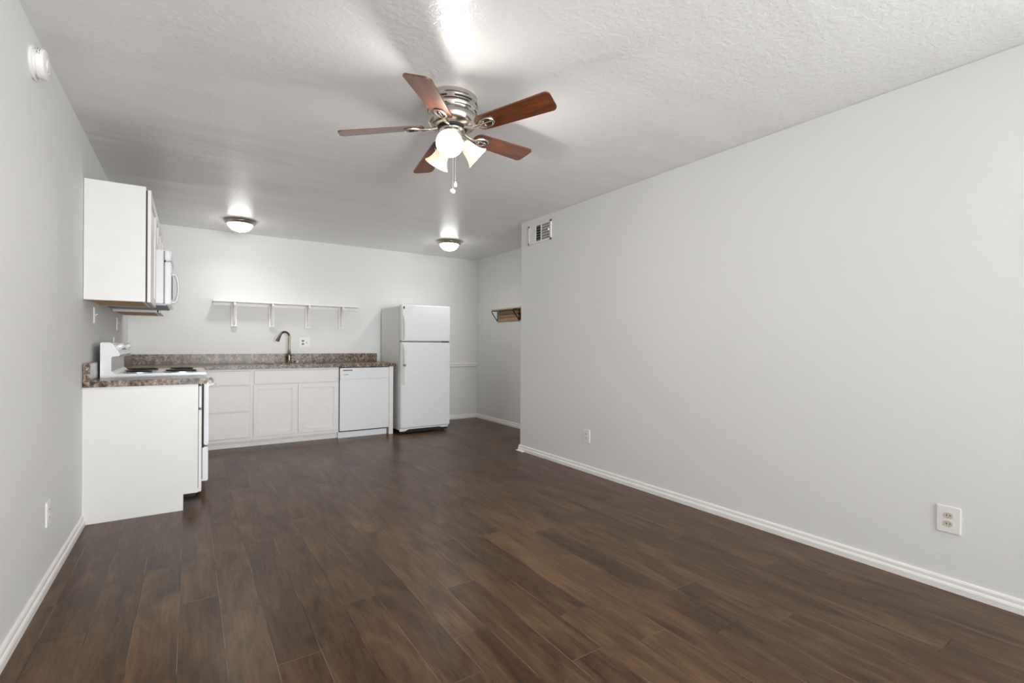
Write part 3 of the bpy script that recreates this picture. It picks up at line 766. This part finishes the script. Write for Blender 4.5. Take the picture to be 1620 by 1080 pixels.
# dishwasher
dw = thing('dishwasher', 'white built-in dishwasher beneath the granite counter next to the refrigerator', 'dishwasher', (1.79, 6.25, 0))
DX0, DX1 = 1.492, 2.092
obj('tub_body', box(DX0 + 0.003, DX1 - 0.003, 5.965, YB - 0.02, 0.075, 0.845), M['dark'], dw)
obj('dishwasher_door', box(DX0, DX1, 5.940, 5.966, 0.090, 0.7065, 0.002), M['appl'], dw)
cp = obj('control_panel', box(DX0, DX1, 5.934, 5.966, 0.708, 0.842, 0.005), M['appl'], dw)
obj('grip_recess', box(DX0 + 0.035, DX0 + 0.145, 5.9325, 5.936, 0.806, 0.822, 0.001), M['print'], cp)
obj('grip_lip', box(DX0 + 0.02, DX1 - 0.03, 5.928, 5.936, 0.826, 0.834, 0.002), M['appl'], cp)
obj('brand_mark', box(DX0 + 0.045, DX0 + 0.100, 5.9330, 5.9345, 0.760, 0.767), M['print'], cp)
obj('status_print', box(DX0 + 0.235, DX0 + 0.275, 5.9332, 5.9345, 0.763, 0.767), M['recept_w'], cp)
bm = bmesh.new()
for i in range(4): lathe(bm, [(0, 0.0035), (0.007, 0.003), (0.008, 0)], (DX0 + 0.40 + i * 0.036, 5.934, 0.766), 'Y', 16)
bmesh.ops.scale(bm, verts=bm.verts[:], vec=(1, 1, 1))
obj('push_buttons', bm, M['recept_w'], cp, True)
obj('kick_plate', box(DX0 - 0.008, DX1 - 0.012, 5.985, 6.03, 0.0, 0.078, 0.003), M['appl'], dw)
ep = obj('counter_end_panel', box(-0.0255, 0.0255, -0.33, 0.33, 0, CT0 - 0.001, 0.001), M['cab'], None)
ep.location = (2.1205, 6.268, 0); ep['label'] = 'narrow white upright end panel between the dishwasher and the refrigerator'; ep['category'] = 'cabinet panel'

# ------------------------------------------------------------------ refrigerator
X0f, X1f = 2.196, 2.895
fr = thing('refrigerator', 'white top-freezer refrigerator standing at the right end of the granite counter', 'refrigerator', ((X0f + X1f) / 2, 6.2, 0))
obj('fridge_body', box(X0f + 0.003, X1f - 0.003, 5.885, 6.56, 0.045, 1.612, 0.004), M['appl_side'], fr)
obj('top_hinge_cover', box(X1f - 0.10, X1f - 0.02, 5.82, 5.93, 1.612, 1.628, 0.004), M['appl'], fr)
obj('door_gasket', box(X0f + 0.010, X1f - 0.010, 5.868, 5.886, 0.085, 1.605), M['print'], fr)
fz = obj('freezer_door', box(X0f, X1f - 0.022, 5.800, 5.870, 1.172, 1.630, 0.010, 3), M['appl_tex'], fr, True)
fd = obj('fridge_door', box(X0f, X1f - 0.022, 5.800, 5.870, 0.078, 1.156, 0.010, 3), M['appl_tex'], fr, True)
def fhandle(parent, z0, z1, grip_top, gz0, gz1):
    bm = bmesh.new()
    bx(bm, X0f + 0.004, X0f + 0.024, 5.792, 5.801, z0, z1, 0.003)
    # curved grip bar
    xs = X0f + 0.034
    tube(bm, [(xs - 0.012, 5.798, gz1), (xs - 0.006, 5.788, gz1 - 0.03), (xs, 5.780, gz1 - 0.08), (xs, 5.779, (gz0 + gz1) / 2), (xs, 5.781, gz0 + 0.04), (xs, 5.798, gz0)], [0.007, 0.010, 0.012, 0.012, 0.012, 0.011], 10)
    return obj('door_handle', bm, M['almond'], parent, True)
fhandle(fz, 1.18, 1.60, 1.5, 1.19, 1.50)
h2 = fhandle(fd, 0.62, 1.145, 1.1, 0.86, 1.14)
bx_ = box(X0f + 0.026, X0f + 0.050, 5.794, 5.801, 0.62, 0.86, 0.003); obj('handle_trim', bx_, M['almond'], fd)
obj('handle_clip', box(X0f + 0.024, X0f + 0.050, 5.758, 5.790, 0.855, 0.882, 0.004), M['print'], h2, label='small grey clip')
obj('brand_badge', box(X0f + 0.026, X0f + 0.043, 5.796, 5.8005, 1.574, 1.603, 0.001), M['dark'], fz)
obj('hinge_gap_bracket', box(X1f - 0.12, X1f - 0.03, 5.815, 5.86, 1.158, 1.170), M['dark'], fr)
bm = bmesh.new()
prism(bm, [(X0f, 0.076), (X0f, 0.035), (X0f + 0.07, 0.035), (X0f + 0.12, 0.056), (X1f - 0.16, 0.056), (X1f - 0.12, 0.045), (X1f - 0.04, 0.045), (X1f - 0.04, 0.070), (X0f + 0.02, 0.070)][::-1], 5.835, 5.850, 'Y')
obj('base_trim', bm, M['appl'], fr)
obj('base_grille', box(X0f + 0.05, X1f - 0.03, 5.87, 5.90, 0.012, 0.07), M['dark'], fr)
for xx in (X0f + 0.05, X1f - 0.07):
    for yy in (5.93, 6.5):
        obj('leveling_foot', lathe(bmesh.new(), [(0, 0), (0.022, 0), (0.022, 0.012), (0.010, 0.016), (0.010, 0.05), (0, 0.05)], (xx, yy, 0), n=16), M['dark'], fr, True)

# ------------------------------------------------------------------ upper cabinets + microwave on the left wall
UD = -0.241; UF = -0.214; UZ0, UZ1 = 1.400, 2.150
MY0, MY1 = 4.590, 5.350
def upper(label, y0, y1, z0, z1, ndoors, side=False):
    c = thing('upper_cabinet', label, 'cabinet', (XL, (y0 + y1) / 2, z0), 'white upper cabinets on the left wall')
    bm = bmesh.new()
    bx(bm, XL + 0.002, UD, y0, y0 + 0.016, z0, z1); bx(bm, XL + 0.002, UD, y1 - 0.016, y1, z0, z1)
    bx(bm, XL + 0.002, UD, y0 + .015, y1 - .015, z1 - 0.016, z1)
    bx(bm, UD - 0.018, UD, y0 + .015, y1 - .015, z0, z0 + 0.035); bx(bm, XL + 0.002, XL + 0.016, y0 + .015, y1 - .015, z0, z1)
    obj('cabinet_body', bm, M['cab_side'], c)
    obj('cabinet_bottom', box(XL + 0.014, UD - 0.018, y0 + 0.015, y1 - 0.015, z0 + 0.001, z0 + 0.013), M['raw_wood'], c, label='unpainted plywood underside')
    if side:
        obj('edge_stile', box(XL + 0.003, XL + 0.024, y0 - 0.0018, y0, z0, z1), M['cab_side'], c)
        obj('edge_stile', box(UD - 0.022, UD, y0 - 0.0018, y0, z0, z1), M['cab_side'], c)
    obj('gap_shade', box(UD, UF - 0.0185, y0 + 0.004, y1 - 0.004, z0 + 0.006, z1 - 0.022), M['dark'], c)  # dark filler that stands for the shade between carcass and doors
    wd = (y1 - y0 - 0.02) / ndoors
    for i in range(ndoors):
        raised_door('door', c, 'X', UF, y0 + 0.012 + i * wd, y0 + 0.008 + (i + 1) * wd, z0 + 0.010 - 0.012, z1 - 0.016, 1, th=0.020, mat=M['cab'])
    return c
upper('tall white upper cabinet nearest the viewer with plain side and bare wood underside', YS0, MY0 - 0.004, UZ0, UZ1, 1, True)
upper('short white upper cabinet directly above the microwave', MY0, MY1, 1.850, UZ1, 2)
upper('white upper cabinet beyond the microwave near the back corner', MY1 + 0.004, 6.08, UZ0 , UZ1, 2)
mw = thing('microwave', 'white over-the-range microwave with curved handle between upper cabinets', 'microwave', (XL, (MY0 + MY1) / 2, 1.40))
obj('microwave_body', box(XL + 0.004, -0.168, MY0 + 0.001, MY1 - 0.001, 1.436, 1.846, 0.004), M['appl'], mw)
obj('underside_panel', box(XL + 0.01, -0.150, MY0 + 0.012, MY1 - 0.012, 1.420, 1.436, 0.002), M['grille_dark'], mw, label='dark metal underside panel')
obj('gap_shade', box(-0.168, -0.163, MY0 + 0.004, MY1 - 0.004, 1.44, 1.84), M['dark'], mw)  # dark filler for the shaded slit behind the microwave front
md = obj('microwave_door', box(-0.163, -0.121, MY0 + 0.001, MY1 - 0.19, 1.430, 1.758, 0.006, 3), M['appl'], mw, True)
obj('control_panel', box(-0.163, -0.121, MY1 - 0.187, MY1 - 0.001, 1.430, 1.758, 0.006, 3), M['appl'], mw, True)
gv = obj('vent_grille', box(-0.163, -0.121, MY0 + 0.001, MY1 - 0.001, 1.764, 1.846, 0.008, 3), M['appl'], mw, True)
obj('grille_slots', box(-0.1215, -0.1205, MY0 + 0.05, MY1 - 0.05, 1.795, 1.802), M['print'], gv)
obj('door_window', box(-0.1215, -0.1205, MY0 + 0.08, MY1 - 0.30, 1.48, 1.68), M['print'], md)
hy = 4.90
obj('microwave_handle', tube(bmesh.new(), [(-0.123, hy, 1.693), (-0.106, hy, 1.697), (-0.092, hy, 1.680), (-0.082, hy, 1.640), (-0.078, hy, 1.585), (-0.082, hy, 1.530), (-0.092, hy, 1.484), (-0.106, hy, 1.466), (-0.123, hy, 1.468)], [0.016, 0.014, 0.012, 0.011, 0.011, 0.011, 0.012, 0.014, 0.016], 12), M['appl'], md, True)

# ------------------------------------------------------------------ white wall shelf
ws = thing('wall_shelf', 'long white wooden wall shelf on four brackets above the back counter', 'shelf', (1.05, YB, 1.33))
obj('shelf_board', box(0.222, 1.870, YB - 0.170, YB - 0.001, 1.607, 1.628, 0.002), M['trim'], ws)
obj('ledger_board', box(0.226, 1.880, YB - 0.018, YB - 0.001, 1.572, 1.607, 0.002), M['trim'], ws)
for xc in (0.435, 0.835, 1.250, 1.660):
    bk_ = obj('bracket', box(xc - 0.028, xc + 0.028, YB - 0.037, YB - 0.018, 1.335, 1.607, 0.002), M['trim'], ws)
    bx_ = bmesh.new()
    bx(bx_, xc - 0.028, xc + 0.028, YB - 0.019, YB - 0.001, 1.335, 1.573)
    bx(bx_, xc - 0.032, xc + 0.032, YB - 0.045, YB - 0.001, 1.328, 1.338, 0.001)
    obj('bracket_plate', bx_, M['trim'], bk_)
    prof = [(YB - 0.036, 1.345), (YB - 0.036, 1.607), (YB - 0.160, 1.607), (YB - 0.160, 1.575)]
    for i in range(1, 7):
        t = i / 7; prof.append((YB - 0.160 + 0.100 * t ** 0.8, 1.575 - 0.23 * t))
    prof.append((YB - 0.056, 1.345))
    obj('bracket_web', prism(bmesh.new(), prof, xc - 0.011, xc + 0.011, 'X'), M['trim'], bk_)

# ------------------------------------------------------------------ pine rack in the recess
rk = thing('wall_rack', 'rustic pine plank wall rack with black metal brackets on the recessed wall', 'shelf', (XR2, 5.6, 1.46))
RYA, RYB = 5.05, 5.965
bm = bmesh.new()
for z0_, z1_ in ((1.463, 1.510), (1.515, 1.562), (1.567, 1.612)): bx(bm, XR2 - 0.018, XR2 - 0.001, RYA, RYB - 0.015, z0_, z1_, 0.002, 1)
obj('back_planks', bm, M['pine'], rk)
obj('plank_gap_shade', box(XR2 - 0.010, XR2 - 0.0005, RYA + 0.005, RYB - 0.02, 1.470, 1.605), M['dark'], rk)  # dark sheet behind the planks, shade put into their gaps
obj('top_shelf', box(XR2 - 0.125, XR2 - 0.001, RYA, RYB, 1.617, 1.634, 0.002), M['pale_pine'], rk)
for yy in (RYB - 0.006, 5.41, 5.07):
    bm = bmesh.new()
    tube(bm, [(XR2 - 0.022, yy, 1.463), (XR2 - 0.022, yy, 1.611), (XR2 - 0.120, yy, 1.611), (XR2 - 0.120, yy, 1.590), (XR2 - 0.024, yy, 1.468)], 0.0062, 8)
    obj('metal_bracket', bm, M['iron_black'], rk, True)
for yy in (5.375, 5.20):
    bm = bmesh.new()
    bx(bm, XR2 - 0.024, XR2 - 0.018, yy - 0.012, yy + 0.012, 1.475, 1.560, 0.003)
    tube(bm, [(XR2 - 0.022, yy, 1.545), (XR2 - 0.050, yy, 1.540), (XR2 - 0.062, yy, 1.558)], 0.005, 8)
    tube(bm, [(XR2 - 0.022, yy, 1.500), (XR2 - 0.035, yy, 1.478), (XR2 - 0.052, yy, 1.480), (XR2 - 0.058, yy, 1.500)], 0.005, 8)
    obj('coat_hook', bm, M['iron_black'], rk, True)
